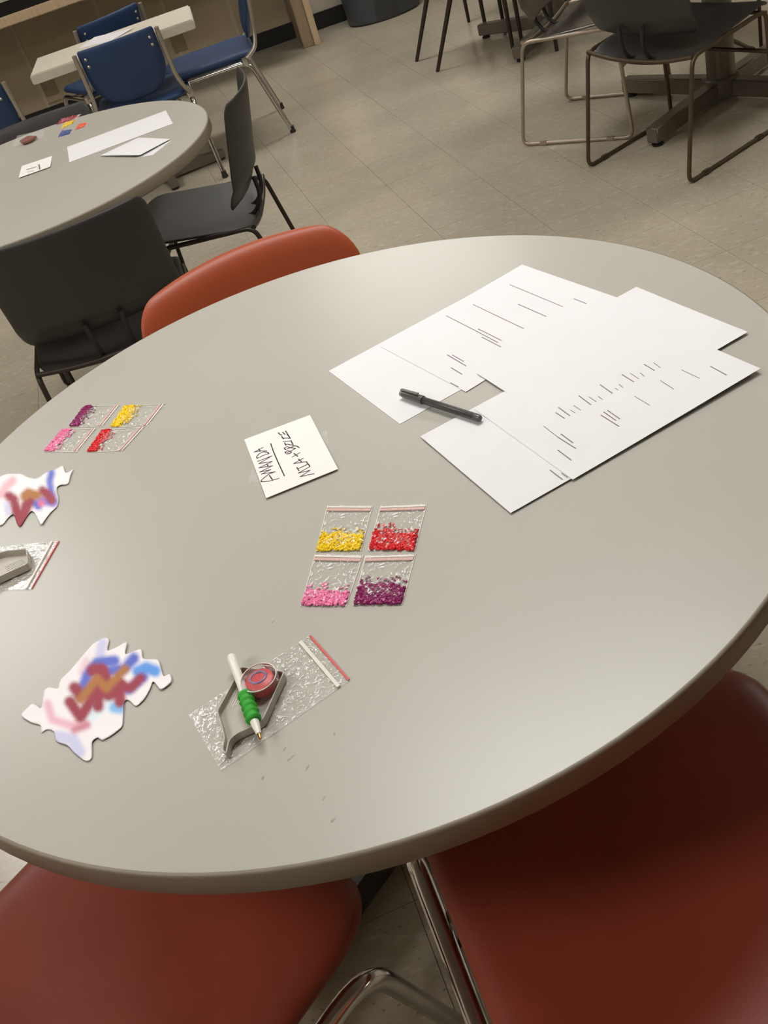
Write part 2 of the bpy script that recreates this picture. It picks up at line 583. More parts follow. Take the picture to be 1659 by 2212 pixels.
# ------------------------------------------------------------------ round tables
def round_table(label, cx, cy, R, arm_ang, arm_len, thick=0.033, metal='base_metal', darm='base_metal', rot=0.0):
    t = thing('round_table', label, 'table', (cx, cy, 0), 0)
    b = 0.0035
    lathe('tabletop', [(0, ZT - thick + 0.006), (R - 0.006, ZT - thick + 0.006), (R - 0.003, ZT - 0.004), (R - 0.004, ZT), (0, ZT)], 'laminate', t, seg=128)
    prof = [(R - 0.010, ZT - thick), (R - b + 0.001, ZT - thick), (R, ZT - thick + b)]
    for k in range(7):
        a = math.pi / 2 * k / 6
        prof.append((R - b + b * math.cos(a), ZT - b + b * math.sin(a)))
    prof += [(R - 0.010, ZT - 0.0006), (R - 0.010, ZT - thick)]
    lathe('edge_band', prof, 'edge', t, seg=128, ang=60)
    lathe('column', [(0, 0.07), (0.052, 0.07), (0.052, ZT - 0.06), (0.06, ZT - 0.05), (0.06, ZT - 0.036), (0, ZT - 0.036)], metal, t, seg=28)
    lathe('hub', [(0, 0.02), (0.065, 0.02), (0.07, 0.03), (0.07, 0.085), (0.06, 0.092), (0, 0.092)], darm, t, seg=28)
    for k in range(4):
        a = math.radians(arm_ang + 90 * k)
        d = Vector((math.cos(a), math.sin(a), 0))
        n = Vector((-d.y, d.x, 0))
        vs_, fs = [], []
        for s, hw, z0, z1 in ((0.05, 0.027, 0.022, 0.084), (arm_len * 0.6, 0.026, 0.020, 0.080), (arm_len, 0.025, 0.018, 0.074)):
            p = d * s
            for q, z in ((-1, z0), (1, z0), (1, z1), (-1, z1)):
                vs_.append(p + n * hw * q + Vector((0, 0, z)))
        for s in range(2):
            for q in range(4):
                fs.append((s * 4 + q, s * 4 + (q + 1) % 4, s * 4 + 4 + (q + 1) % 4, s * 4 + 4 + q))
        fs += [(0, 1, 2, 3), (8, 9, 10, 11)]
        arm = sharp(mesh('base_arm', vs_, fs, darm, t), 30)
        bm = bmesh.new(); bm.from_mesh(arm.data)
        bmesh.ops.bevel(bm, geom=[e for e in bm.edges if e.calc_face_angle(0) > 0.6], offset=0.004, segments=2, affect='EDGES')
        bm.to_mesh(arm.data); bm.free()
        tip = d * (arm_len - 0.03)
        lathe('glide', [(0, 0.0), (0.02, 0.0), (0.022, 0.008), (0.010, 0.014), (0.010, 0.022), (0, 0.022)], 'rubber', arm, seg=16, ctr=(tip.x, tip.y))
    return t


TX, TY = -0.04886, 1.11644
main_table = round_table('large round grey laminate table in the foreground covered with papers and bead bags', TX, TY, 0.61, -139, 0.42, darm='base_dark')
round_table('round grey laminate table at upper left with strips of white paper', -0.632, 3.0, 0.535, 20, 0.36)
round_table('round table on a grey cross base behind the black wire chair at right', 1.76, 3.71, 0.535, 121, 0.45)
round_table('farthest round table, a grey cross foot among black chair legs', 1.68, 5.35, 0.535, 135, 0.46)

# faint scuffs on the foreground tabletop, flush with it
_top = [c for c in main_table.children if c.name.startswith('tabletop')][0]
for x, y, a, l in ((590, 1343, 0.8, 9), (615, 1618, 0.7, 7), (628, 1638, 0.5, 14), (664, 1659, 0.9, 11), (568, 1681, 1.1, 8), (700, 1725, 0.9, 8), (722, 1586, 1.2, 6), (720, 1772, 0.6, 10)):
    p = at(x, y, ZT)
    vs_ = []
    for k in range(10):
        an = 2 * math.pi * k / 10
        rr = (1 + 0.3 * rnd.random())
        u, w = math.cos(an) * l * 0.00030 * rr, math.sin(an) * 0.0011 * rr
        vs_.append((p.x - TX + u * math.cos(a) - w * math.sin(a), p.y - TY + u * math.sin(a) + w * math.cos(a), ZT + 0.00012))
    mesh('scuff', vs_, [tuple(range(10))], 'smudge', main_table, smooth=False)


# ------------------------------------------------------------------ padded chrome chairs (red and blue)
def padded_chair(label, loc, rotz, vinyl, backm, style, group):
    t = thing('padded_chair', label, 'chair', loc, rotz, group)

    def seat(u, v):
        x = u * 0.229
        y = 0.262 * v + 0.020
        dip = -0.010 * (1 - u * u) * (1 - v * v)
        fall = -0.030 * max(0, (v - 0.55) / 0.45) ** 2
        return (x, y, 0.432 + dip + fall + 0.008 * u * u), (0, 0, 1)
    pad('seat', seat, corner((0.25, 0.22), (0.42, 0.42)), 0.052, vinyl, t, 26, 26)
    for s in (-1, 1):
        f = tube('side_frame', [(s * 0.250, 0.300, 0.018), (s * 0.244, 0.200, 0.408), (s * 0.244, -0.185, 0.408), (s * 0.262, -0.290, 0.018)], 0.0125, 'chrome', t, bend=0.055, seg=12)
        for y in (0.303, -0.293):
            lathe('foot_cap', [(0, 0), (0.016, 0), (0.017, 0.006), (0.0135, 0.02), (0.0135, 0.035), (0, 0.035)], 'rubber', f, seg=14, ctr=(s * (0.250 if y > 0 else 0.262), y))
    for y in (0.10, -0.13):
        tube('seat_bar', [(-0.244, y, 0.402), (0.244, y, 0.402)], 0.009, 'satin', t, seg=8)
    ztop = 0.775
    for s in (-1, 1):
        hx = 0.210 if style == 'shield' else 0.170
        yoff = -0.012 if style == 'shield' else -0.03
        ptop = (s * (hx - 0.005), -0.298 + yoff * 0.4, ztop - (0.01 if style == 'shield' else 0.09))
        post = tube('back_post', [(s * 0.244, -0.165, 0.415), (s * (hx + 0.02), -0.232 + yoff, 0.46), (s * hx, -0.252 + yoff, 0.53), ptop], 0.0115, 'satin', t, bend=0.03, seg=10)
        lathe('clamp', [(0, 0.395), (0.02, 0.395), (0.021, 0.41), (0.021, 0.428), (0.014, 0.436), (0, 0.436)], 'chrome', post, seg=14, ctr=(s * 0.244, -0.168))
    if style == 'shield':       # pad between the posts, its lower edge a deep round
        def back(u, v):
            z = 0.630 + 0.147 * v
            y = -0.262 - 0.045 * (v + 0.3) + 0.022 * u * u
            return (u * 0.190, y, z), (0, -1, 0.15)
        bp_ = pad('backrest', back, corner((1.0, 0.72), (0.10, 0.06)), 0.030, backm, t, 22, 20)
        for s in (-1, 1):
            for z in (0.70, 0.735):
                lathe('screw', [(0, -0.003), (0.006, -0.003), (0.007, 0.0), (0.003, 0.003), (0, 0.004)], 'satin', bp_, seg=10)
                sc = bp_.children[-1]
                sc.rotation_euler = (math.pi / 2, 0, 0)
                sc.location = (s * 0.160, -0.306 - (z - 0.71) * 0.3, z)
    else:                       # wide moulded pad with soft top corners, wrapping forward at the sides
        def back(u, v):
            z = 0.636 + 0.128 * v - 0.008 * u * u * (v + 1)
            y = -0.275 - 0.040 * v + 0.055 * u * u
            return (u * 0.224, y, z), (-0.35 * u, -1, 0.18)
        bp_ = pad('backrest', back, corner((0.5, 0.30), (0.55, 0.24)), 0.036, backm, t, 26, 22)
    return t


rgrp = 'red padded chairs round the foreground table'
d1 = Vector((0.76, 0.65, 0)).normalized()
red0 = padded_chair('red padded chair tucked under the table at lower left, chrome leg showing', (-0.459 - 0.05 * d1.x, 0.688 - 0.05 * d1.y, 0), rot_to(d1), 'red', 'red_back', 'wrap', rgrp)
d2 = Vector((-0.09, 0.996, 0)).normalized()
copy_tree(red0, 'red padded chair tucked under the table at lower right, largest red seat', (0.156, 0.55, 0), rot_to(d2))
copy_tree(red0, 'orange-red padded chair on the far side of the foreground table, only its back showing', (-0.05, 1.55, 0), rot_to((0.2, -0.98)))
bgrp = 'blue padded chairs round the small pale table'
blue0 = padded_chair('blue padded chair with chrome posts seen from behind at the pale slab table', (-0.432, 5.12, 0), rot_to((-0.03, 1.0)), 'blue', 'blue', 'shield', bgrp)
blue0.matrix_basis = blue0.matrix_basis @ Matrix.Scale(0.92, 4)
copy_tree(blue0, 'blue padded chair on the far side of the pale slab table, upper back only', (-0.60, 5.82, 0), rot_to((-0.45, 0.89)), None, 0.92)
copy_tree(blue0, 'blue padded chair seen from the side at the right end of the pale slab table', (-0.065, 5.43, 0), rot_to((-1.0, 0.0)), None, 0.92)
copy_tree(blue0, 'blue padded chair cut off by the left edge of the photo', (-1.11, 5.10, 0), rot_to((0.05, 1.0)), None, 0.92)


# ------------------------------------------------------------------ wire chairs
def wire_chair(label, loc, rotz, shell, wire, group):
    t = thing('wire_chair', label, 'chair', loc, rotz, group)

    def seat(u, v):
        y = 0.215 * v + 0.015
        z = 0.412 + 0.022 * v - 0.030 * (1 - u * u) * (0.6 - 0.4 * v) - 0.035 * max(0, (v - 0.6) / 0.4) ** 2
        return (u * 0.222, y, z), (0, 0, 1)
    pad('seat', seat, corner((0.35, 0.20), (0.40, 0.30)), 0.014, shell, t, 22, 20, 14)

    def back(u, v):
        z = 0.598 + 0.149 * v
        y = -0.245 - 0.038 * v + 0.045 * u * u + 0.018 * max(0, (-v - 0.55) / 0.45) - 0.005 * math.exp(-((v + 0.55) / 0.07) ** 2)
        return (u * 0.222, y, z), (-0.15 * u, -1, 0.12)
    pad('backrest', back, corner((0.30, 0.12), (0.22, 0.10)), 0.016, shell, t, 22, 20, 14)
    for s in (-1, 1):
        f = tube('side_frame', [(s * 0.224, -0.200, 0.392), (s * 0.229, -0.270, 0.0075), (s * 0.229, 0.190, 0.0075), (s * 0.224, 0.165, 0.405)], 0.0075, wire, t, bend=0.035, seg=8, closed=True)
        for y in (-0.18, 0.10):
            box('glide', s * 0.229 - 0.009, s * 0.229 + 0.009, y - 0.016, y + 0.016, 0, 0.016, wire, f, 0.003)
        tube('back_rod', [(s * 0.045, -0.03, 0.372), (s * 0.045, -0.185, 0.366), (s * 0.045, -0.222, 0.42), (s * 0.05, -0.220, 0.482)], 0.007, 'rubber', t, bend=0.05, seg=8)
    tube('seat_rim', [(-0.224, -0.200, 0.392), (-0.10, -0.205, 0.372), (0.10, -0.205, 0.372), (0.224, -0.200, 0.392)], 0.0075, wire, t, bend=0.08, seg=8)
    tube('cross_bar', [(-0.226, 0.176, 0.27), (0.226, 0.176, 0.27)], 0.0075, wire, t, seg=8)
    tube('cross_bar', [(-0.225, 0.165, 0.396), (0.225, 0.165, 0.396)], 0.0065, wire, t, seg=8)
    return t


wl = 'black wire-legged chairs round the left table'
wr = 'wire-legged chairs round the right table'
wireA = wire_chair('black wire chair seen from behind between the two grey tables', (-0.53, 2.69, 0), rot_to((-0.06, 1.0)), 'black_plastic', 'black_wire', wl)
copy_tree(wireA, 'black wire chair seen from the side right of the upper left table', (-0.245, 3.24, 0), rot_to((-0.985, 0.17)))
copy_tree(wireA, 'black wire chair beyond the upper left table, only its back top showing', (-0.68, 3.42, 0), rot_to((0.12, -1.0)))
wireG = wire_chair('black chair on bent brown wire legs seen from behind at upper right', (1.473, 3.406, 0), rot_to((0.9, 0.43)), 'black_plastic', 'brown_wire', wr)
wireH = copy_tree(wireG, 'grey glossy chair on silver wire legs left of the black chair at upper right', (1.375, 3.923, 0), rot_to((0.74, -0.67)), {'black_plastic': 'grey_plastic', 'brown_wire': 'silver_wire'})
dk = Vector((-0.05, -1.0, 0)).normalized()
rk = Vector((dk.y, -dk.x, 0))
ok = Vector((2.08, 4.01, 0)) - dk * 0.19 - rk * 0.229
copy_tree(wireG, 'dark wire chair cut off by the right edge of the photo', ok, rot_to(dk))


# ------------------------------------------------------------------ black four-legged chairs at the far table
def leg_chair(label, feet, loc, rotz, group):
    t = thing('black_chair', label, 'chair', loc, rotz, group)
    inv = t.matrix_basis.inverted()
    for fx, fy, lean in feet:
        p = inv @ Vector((fx, fy, 0))
        q = Vector((math.copysign(0.17, p.x), math.copysign(0.17, p.y), 0.43))
        q = p + inv.to_3x3() @ Vector(lean)
        q.z = 0.43
        tube('leg', [p, q], [0.0095, 0.014], 'black_wire', t, seg=10)

    def seat(u, v):
        return (u * 0.21, v * 0.21, 0.445 - 0.02 * (1 - u * u)), (0, 0, 1)
    pad('seat', seat, corner((0.3, 0.2), (0.4, 0.3)), 0.022, 'black_plastic', t, 16, 16)

    def back(u, v):
        return (u * 0.2, -0.225 - 0.03 * v + 0.04 * u * u, 0.66 + 0.13 * v), (0, -1, 0.1)
    pad('backrest', back, corner((0.3, 0.15), (0.3, 0.15)), 0.02, 'black_plastic', t, 16, 14)
    for s in (-1, 1):
        tube('back_post', [(s * 0.15, -0.19, 0.43), (s * 0.15, -0.24, 0.60)], 0.010, 'black_wire', t, seg=8)
    return t


f1 = [at(900, 133, 0), at(945, 155, 0), at(1052, 75, 0), at(1108, 105, 0)]
c1 = sum(f1, Vector()) / 4
leg_chair('black chair on thin tapered legs left of the farthest table foot', [(p.x, p.y, (0.2, 0.0, 0) if k < 2 else (0, 0, 0)) for k, p in enumerate(f1)], (c1.x + 0.1, c1.y, 0), rot_to((1, -0.1)), 'black chairs at the far table')
f2 = [at(1013, 48, 0), at(1072, 52, 0), at(1127, 90, 0), at(1203, 110, 0)]
f2 = [Vector((1.40, 6.09, 0)), Vector((1.80, 6.05, 0)), Vector((1.494, 5.70, 0)), Vector((1.86, 5.72, 0))]
c2 = sum(f2, Vector()) / 4
leg_chair('black chair on thin legs behind the farthest table foot', [(p.x, p.y, (0, 0, 0)) for p in f2], (c2.x, c2.y + 0.06, 0), rot_to((0.1, -1)), 'black chairs at the far table')
f3 = [at(1127, 90, 0), at(1203, 110, 0), Vector((1.84, 5.22, 0)), Vector((1.86, 4.86, 0))]
c3 = sum(f3, Vector()) / 4
leg_chair('black chair on thin legs just beyond the silver wire chair', [(p.x, p.y, (0, 0, 0)) for p in f3], (c3.x, c3.y - 0.09, 0), rot_to((-0.1, 1)), 'black chairs at the far table')

# ------------------------------------------------------------------ slab table, counter, bin
SZ = 0.675
A_, B_ = at(66, 158, SZ), at(418, 46, SZ)
y0, y1 = (A_.y + B_.y) / 2, at(240, 70, SZ).y
y1 = y0 + 0.39
st = thing('small_table', 'small pale rectangular table between the blue chairs', 'table', ((A_.x + B_.x) / 2, (y0 + y1) / 2, 0), 0)
hx, hy = (B_.x - A_.x) / 2, (y1 - y0) / 2
box('tabletop', -hx, hx, -hy, hy, SZ - 0.042, SZ, 'slab', st, 0.006)
box('edge_strip', -hx + 0.004, hx - 0.004, -hy - 0.002, -hy + 0.004, SZ - 0.040, SZ - 0.006, 'slab_edge', st, 0.001)
lathe('column', [(0, 0.05), (0.04, 0.05), (0.04, SZ - 0.05), (0.07, SZ - 0.045), (0, SZ - 0.042)], 'base_metal', st, seg=24)
for k in range(4):
    a = math.radians(8 + 90 * k)
    d = Vector((math.cos(a), math.sin(a), 0)); n = Vector((-d.y, d.x, 0))
    L = 0.30 if k % 2 == 0 else 0.19
    vs_ = []
    for s, hw, z1 in ((0.0, 0.03, 0.07), (L, 0.022, 0.045)):
        for q, z in ((-1, 0.012), (1, 0.012), (1, z1), (-1, z1)):
            vs_.append(d * s + n * hw * q + Vector((0, 0, z)))
    arm = sharp(mesh('base_arm', vs_, [(0, 1, 5, 4), (1, 2, 6, 5), (2, 3, 7, 6), (3, 0, 4, 7), (0, 1, 2, 3), (4, 5, 6, 7)], 'base_metal', st), 30)
    tip = d * (L - 0.02)
    lathe('glide', [(0, 0), (0.018, 0), (0.018, 0.012), (0, 0.012)], 'rubber', arm, seg=12, ctr=(tip.x, tip.y))

ct = thing('built_in_counter', 'black-topped built-in counter with a pale wood edge along the back wall', 'counter', (-1.4, 6.8, 0), 0)
box('worktop', -2.15, 1.98, -0.30, WY - 6.8 - 0.012, 0.71, 0.75, 'counter_top', ct, 0.002)
box('edge_strip', -2.15, 1.98, -0.335, -0.30, 0.702, 0.752, 'wood', ct, 0.004)
box('support_panel', 1.90, 2.0, 0.03, WY - 6.8 - 0.016, 0, 0.709, 'wood_dark', ct, 0.004)
box('panel_edge', 1.972, 2.012, 0.012, 0.03, 0, 0.709, 'wood', ct, 0.003)

bn = thing('waste_bin', 'dark slate plastic waste bin beside the wooden counter support', 'bin', (1.075, 6.99, 0), 0)
lathe('body', [(0, 0.0), (0.225, 0.0), (0.24, 0.012), (0.275, 0.66), (0.268, 0.66), (0.232, 0.02), (0, 0.02)], 'bin', bn, seg=48, sy=0.72)
lathe('rim', [(0.275, 0.64), (0.29, 0.645), (0.292, 0.675), (0.284, 0.685), (0.268, 0.68), (0.268, 0.645), (0.275, 0.64)], 'bin', bn, seg=48, sy=0.72)


# ------------------------------------------------------------------ paper
def quad_sheet(name, label, cat, corners, m, thick=0.0003, lift=None, z=ZT, group=None, n=14, parent=None):
    """a sheet of paper; corners are world points in order; lift(u,v) raises it"""
    a, b, c, d = [Vector(p) for p in corners]
    o = (a + b + c + d) / 4
    verts, faces = [], []
    for s in (0, 1):
        for i in range(n + 1):
            for j in range(n + 1):
                u, v = i / n, j / n
                p = (a * (1 - u) + b * u) * (1 - v) + (d * (1 - u) + c * u) * v
                h = (lift(u, v) if lift else 0) + (thick if s == 0 else 0)
                verts.append((p.x - o.x, p.y - o.y, h))
    K = (n + 1) ** 2
    g = lambda s, i, j: s * K + i * (n + 1) + j
    for i in range(n):
        for j in range(n):
            faces.append((g(0, i, j), g(0, i + 1, j), g(0, i + 1, j + 1), g(0, i, j + 1)))
            faces.append((g(1, i, j), g(1, i, j + 1), g(1, i + 1, j + 1), g(1, i + 1, j)))
    for i in range(n):
        faces += [(g(0, i, 0), g(1, i, 0), g(1, i + 1, 0), g(0, i + 1, 0)), (g(0, i, n), g(0, i + 1, n), g(1, i + 1, n), g(1, i, n)),
                  (g(0, 0, i), g(0, 0, i + 1), g(1, 0, i + 1), g(1, 0, i)), (g(0, n, i), g(1, n, i), g(1, n, i + 1), g(0, n, i + 1))]
    ob = sharp(mesh(name, verts, faces, m, parent, loc=(o.x, o.y, z)), 40)
    if label:
        tag(ob, label, cat, group)
    return ob


def strokes(name, lines, org, sc, z, width, m, parent, hgt=None):
    """pen or print lines traced from a crop of the photograph, laid on the sheet under them"""
    verts, faces = [], []
    inv = parent.matrix_basis.inverted() if parent.type == 'EMPTY' else Matrix.Translation(parent.location).inverted()
    for ln in lines:
        pts = [at(org[0] + x / sc, org[1] + y / sc, z) for x, y in ln]
        for a, b in zip(pts, pts[1:]):
            d = (b - a)
            if d.length < 1e-6:
                continue
            n = Vector((-d.y, d.x, 0)).normalized() * width / 2
            k = max(1, int(d.length / 0.012))
            e = d.normalized() * width * 0.3
            for q in range(k):
                p0, p1 = a + d * (q / k) - e, a + d * ((q + 1) / k) + e
                b0 = len(verts)
                for p in (p0 - n, p1 - n, p1 + n, p0 + n):
                    p = Vector(p)
                    if hgt:
                        p.z = hgt(p)
                    verts.append(inv @ p)
                faces.append((b0, b0 + 1, b0 + 2, b0 + 3))
    return tag(mesh(name, verts, faces, m, parent, smooth=False), kind='stuff')


def letter(c0, wdir, ldir, w=0.2159, l=0.2794):
    """corners of a letter sheet from one corner and rough directions of its short and long sides"""
    u = (wdir - c0); u.z = 0; u.normalize()
    v = Vector((-u.y, u.x, 0))
    if v.dot(ldir - c0) < 0:
        v = -v
    return [c0, c0 + u * w, c0 + u * w + v * l, c0 + v * l]


def on(sheet_corners, lift, base):
    a, b, c, d = sheet_corners
    U, V = b - a, d - a

    def h(p):
        q = p - a
        u = min(1, max(0, q.dot(U) / U.length_squared)); v = min(1, max(0, q.dot(V) / V.length_squared))
        return base + (lift(u, v) if lift else 0) + 0.00012
    return h


pg = 'white sheets spread on the foreground table'
L1 = letter(at(710, 802, ZT), at(863, 916, ZT), at(1000, 640, ZT))
quad_sheet('paper_sheet', 'lower left white sheet under the pen cap, sticking out of the left pair', 'paper', L1, 'paper', z=ZT + 0.0003, group=pg)
c = at(1128, 573, ZT)
L2 = letter(c, at(1318, 639, ZT), at(822, 742, ZT))
s2 = quad_sheet('paper_sheet', 'printed white sheet with ruled lines nearest the far table edge', 'paper', L2, 'paper', z=ZT + 0.0010, group=pg)
o3 = (860, 560)
strokes('print', [[(800, 182), (1180, 340)], [(538, 325), (900, 497)], [(345, 405), (560, 515)]], o3, 3.318, ZT + 0.0014, 0.0014, 'ink_grey', s2)
strokes('text', [[(1260, 283), (1348, 318)], [(860, 322), (1060, 410)], [(560, 515), (715, 597)], [(575, 500), (740, 582)], [(600, 558), (735, 628)], [(390, 687), (470, 733)],
                  [(352, 685), (487, 765)], [(380, 777), (458, 825)], [(375, 885), (432, 915)]], o3, 3.318, ZT + 0.0014, 0.0016, 'ink_grey', s2)
B0 = letter(at(1375, 622, ZT), at(1607, 719, ZT), at(1025, 803, ZT))
quad_sheet('paper_sheet', 'blank white sheet lying across the middle of the papers', 'paper', B0, 'paper', z=ZT + 0.0017, group=pg, lift=lambda u, v: 0.0015 * max(0, v - 0.8) / 0.2 + 0.002 * u * u * (1 - v))
R1 = letter(at(1104, 1112, ZT), at(905, 943, ZT), at(1643, 800, ZT))
quad_sheet('paper_sheet', 'lower right white sheet with the free corner pointing at the bead bags', 'paper', R1, 'paper', z=ZT + 0.0024, group=pg, lift=None)
c = at(1643, 800, ZT + 0.004)
R2 = letter(c, at(1550, 757, ZT + 0.004), at(1104, 1112, ZT + 0.004))
# short side runs from this corner towards the far edge: keep the long side on the photo's edge
u = (at(1104, 1112, ZT) - at(1643, 800, ZT)); u.z = 0; u.normalize()
v = Vector((-u.y, u.x, 0))
if v.dot(at(1375, 622, ZT) - c) < 0:
    v = -v
R2 = [c, c + u * 0.2794, c + u * 0.2794 + v * 0.2159, c + v * 0.2159]
liftR = lambda u, v: 0.0035 * (1 - v) ** 2 * (1 - u) ** 1.5 + 0.0001
s5 = quad_sheet('paper_sheet', 'printed white sheet at right with rows of short dashes', 'paper', R2, 'paper', z=ZT + 0.0030, group=pg, lift=liftR)
hR = on(R2, liftR, ZT + 0.0030 + 0.0003)
o4 = (1100, 740)
strokes('print', [[(865, 135), (930, 175)], [(722, 200), (797, 247)], [(582, 265), (660, 320)], [(445, 335), (522, 393)], [(315, 410), (387, 463)], [(297, 443), (353, 480)],
                  [(1290, 153), (1393, 212)], [(587, 460), (703, 533)], [(310, 600), (425, 673)], [(310, 683), (397, 748)], [(630, 430), (708, 485)], [(605, 440), (683, 495)], [(330, 580), (407, 637)]],
        o4, 2.968, ZT + 0.005, 0.0016, 'ink_grey', s5, hR)
strokes('text', [[(925, 125), (968, 157)], [(775, 192), (830, 228)], [(840, 190), (865, 213)], [(678, 287), (697, 300)], [(703, 263), (730, 285)], [(510, 342), (558, 375)], [(570, 340), (597, 360)],
                  [(392, 427), (420, 445)], [(412, 397), (457, 428)], [(1105, 173), (1220, 230)], [(968, 240), (1055, 297)], [(803, 340), (900, 400)], [(220, 530), (310, 600)], [(260, 810), (340, 870)], [(335, 830), (373, 857)]],
        o4, 2.968, ZT + 0.005, 0.0011, 'ink_grey', s5, hR)

# name card with its tape
cc = [at(527, 948, ZT + .002), at(669, 895, ZT + .002), at(730, 1013, ZT + .003), at(575, 1076, ZT + .003)]
o_ = sum(cc, Vector()) / 4
nc = thing('name_card', 'white handwritten name card taped to the middle of the foreground table', 'card', (o_.x, o_.y, ZT), 0)
liftC = lambda u, v: 0.0004 + 0.0022 * v
cd = quad_sheet('card', None, None, [nc.matrix_basis.inverted() @ p for p in cc], 'card', 0.0006, liftC, z=0)
cd.parent = nc
cd.location = (cd.location.x, cd.location.y, 0)
hC = lambda p: on(cc, liftC, ZT + 0.0006)(p)
o5, s5c = (500, 880), 6.381
words = [[(535, 487), (575, 600), (640, 750), (730, 945)],
         [(600, 885), (520, 915), (450, 965), (405, 1010), (420, 1025), (520, 1015), (655, 978)], [(522, 935), (570, 1005)],
         [(600, 885), (415, 915), (542, 853), (385, 888), (562, 800)], [(562, 800), (375, 828), (555, 742)], [(485, 770), (502, 803)],
         [(555, 740), (376, 768), (550, 662), (357, 737)],
         [(512, 628), (430, 655), (352, 695), (343, 672), (375, 632), (440, 602), (500, 612), (512, 632)],
         [(485, 590), (380, 592), (310, 605)], [(310, 605), (380, 570), (432, 540)], [(372, 562), (392, 598)],
         [(1140, 915), (1060, 930), (948, 957), (1082, 868), (920, 906), (1080, 815)],
         [(1055, 778), (915, 848)], [(900, 825), (928, 873)], [(1030, 745), (1082, 812)],
         [(1035, 745), (855, 772), (988, 698)], [(922, 708), (968, 752)],
         [(858, 628), (912, 672)], [(942, 618), (835, 680)],
         [(880, 560), (745, 628), (738, 608), (770, 590), (805, 600), (825, 612), (800, 632), (760, 636)],
         [(930, 550), (905, 528), (870, 522), (740, 575), (724, 552), (760, 532), (800, 545), (880, 560)],
         [(840, 515), (770, 498), (735, 505)], [(728, 478), (748, 515)], [(815, 445), (850, 520)],
         [(820, 455), (705, 458)], [(800, 415), (695, 412)], [(686, 388), (716, 425)], [(765, 360), (808, 418)],
         [(640, 335), (662, 360), (690, 372)], [(700, 330), (735, 362)], [(740, 312), (795, 398)]]
strokes('handwriting', words, o5, s5c, ZT + 0.003, 0.0017, 'ink', nc, hC)
for q in ([(688, 934), (706, 930), (712, 972), (703, 962)], [(546, 1010), (562, 1043), (534, 1044), (540, 1025)]):
    ps = [at(x, y, ZT + 0.0002) for x, y in q]
    inv = nc.matrix_basis.inverted()
    vs_ = [inv @ (p + Vector((0, 0, dz))) for dz in (0.0, 0.00025) for p in ps]
    mesh('tape', vs_, [(0, 1, 2, 3), (4, 5, 6, 7), (0, 1, 5, 4), (1, 2, 6, 5), (2, 3, 7, 6), (3, 0, 4, 7)], 'tape', nc, smooth=False)


# ------------------------------------------------------------------ ball pen
pa, pb = at(866, 849, ZT + 0.008), at(1037, 904, ZT + 0.0095)
pd = (pb - pa); PL = pd.length
pen = thing('ball_pen', 'black capped ball pen lying across the gap between the white sheets', 'pen', (pa.x, pa.y, ZT + 0.0006), 0)
inv = pen.matrix_basis.inverted()
P_ = lambda s, dz=0: inv @ (pa + pd * s + Vector((0, 0, dz)))
tube('cap', [P_(0.035), P_(0.06), P_(0.15), P_(0.29), P_(0.30)], [0.0050, 0.0056, 0.0057, 0.0062, 0.0058], 'pen_cap', pen, seg=14)
tube('cap_end', [P_(0.0), P_(0.008), P_(0.035)], [0.0036, 0.0048, 0.0050], 'pen_end', pen, seg=14)
_n = Vector((-pd.y, pd.x, 0)).normalized()
vs_ = [P_(s) + _n * w * 0.0018 + Vector((0, 0, z)) for s, z in ((0.02, 0.0062), (0.25, 0.0078)) for w in (-1, 1)]
vs_ += [v + Vector((0, 0, 0.0014)) for v in vs_]
mesh('clip', vs_, [(0, 1, 3, 2), (4, 6, 7, 5), (0, 2, 6, 4), (1, 5, 7, 3), (0, 4, 5, 1), (2, 3, 7, 6)], 'pen_cap', pen, smooth=False)
tube('barrel', [P_(0.295), P_(0.30), P_(0.94)], [0.0042, 0.0050, 0.0050], 'pen_black', pen, seg=14)
tube('end_plug', [P_(0.935), P_(0.985), P_(1.0)], [0.0051, 0.0050, 0.0040], 'pen_cap', pen, seg=14)
toc = Vector((0, -0.55, 0.83))
for s0, s1, wv in ((0.40, 0.455, 1.0), (0.48, 0.54, 0.8), (0.55, 0.625, 0.9), (0.655, 0.68, 0.7)):
    vs_ = []
    K = 10
    for k in range(K):
        a = 2 * math.pi * k / K
        s = (s0 + s1) / 2 + (s1 - s0) / 2 * math.cos(a)
        al = math.sin(a) * 0.42 * wv
        nrm = (toc * math.cos(al) + _n * math.sin(al))
        vs_.append(P_(s) + nrm.normalized() * 0.0052)
    mesh('printed_mark', vs_, [tuple(range(K))], 'pen_mark', pen, smooth=False)


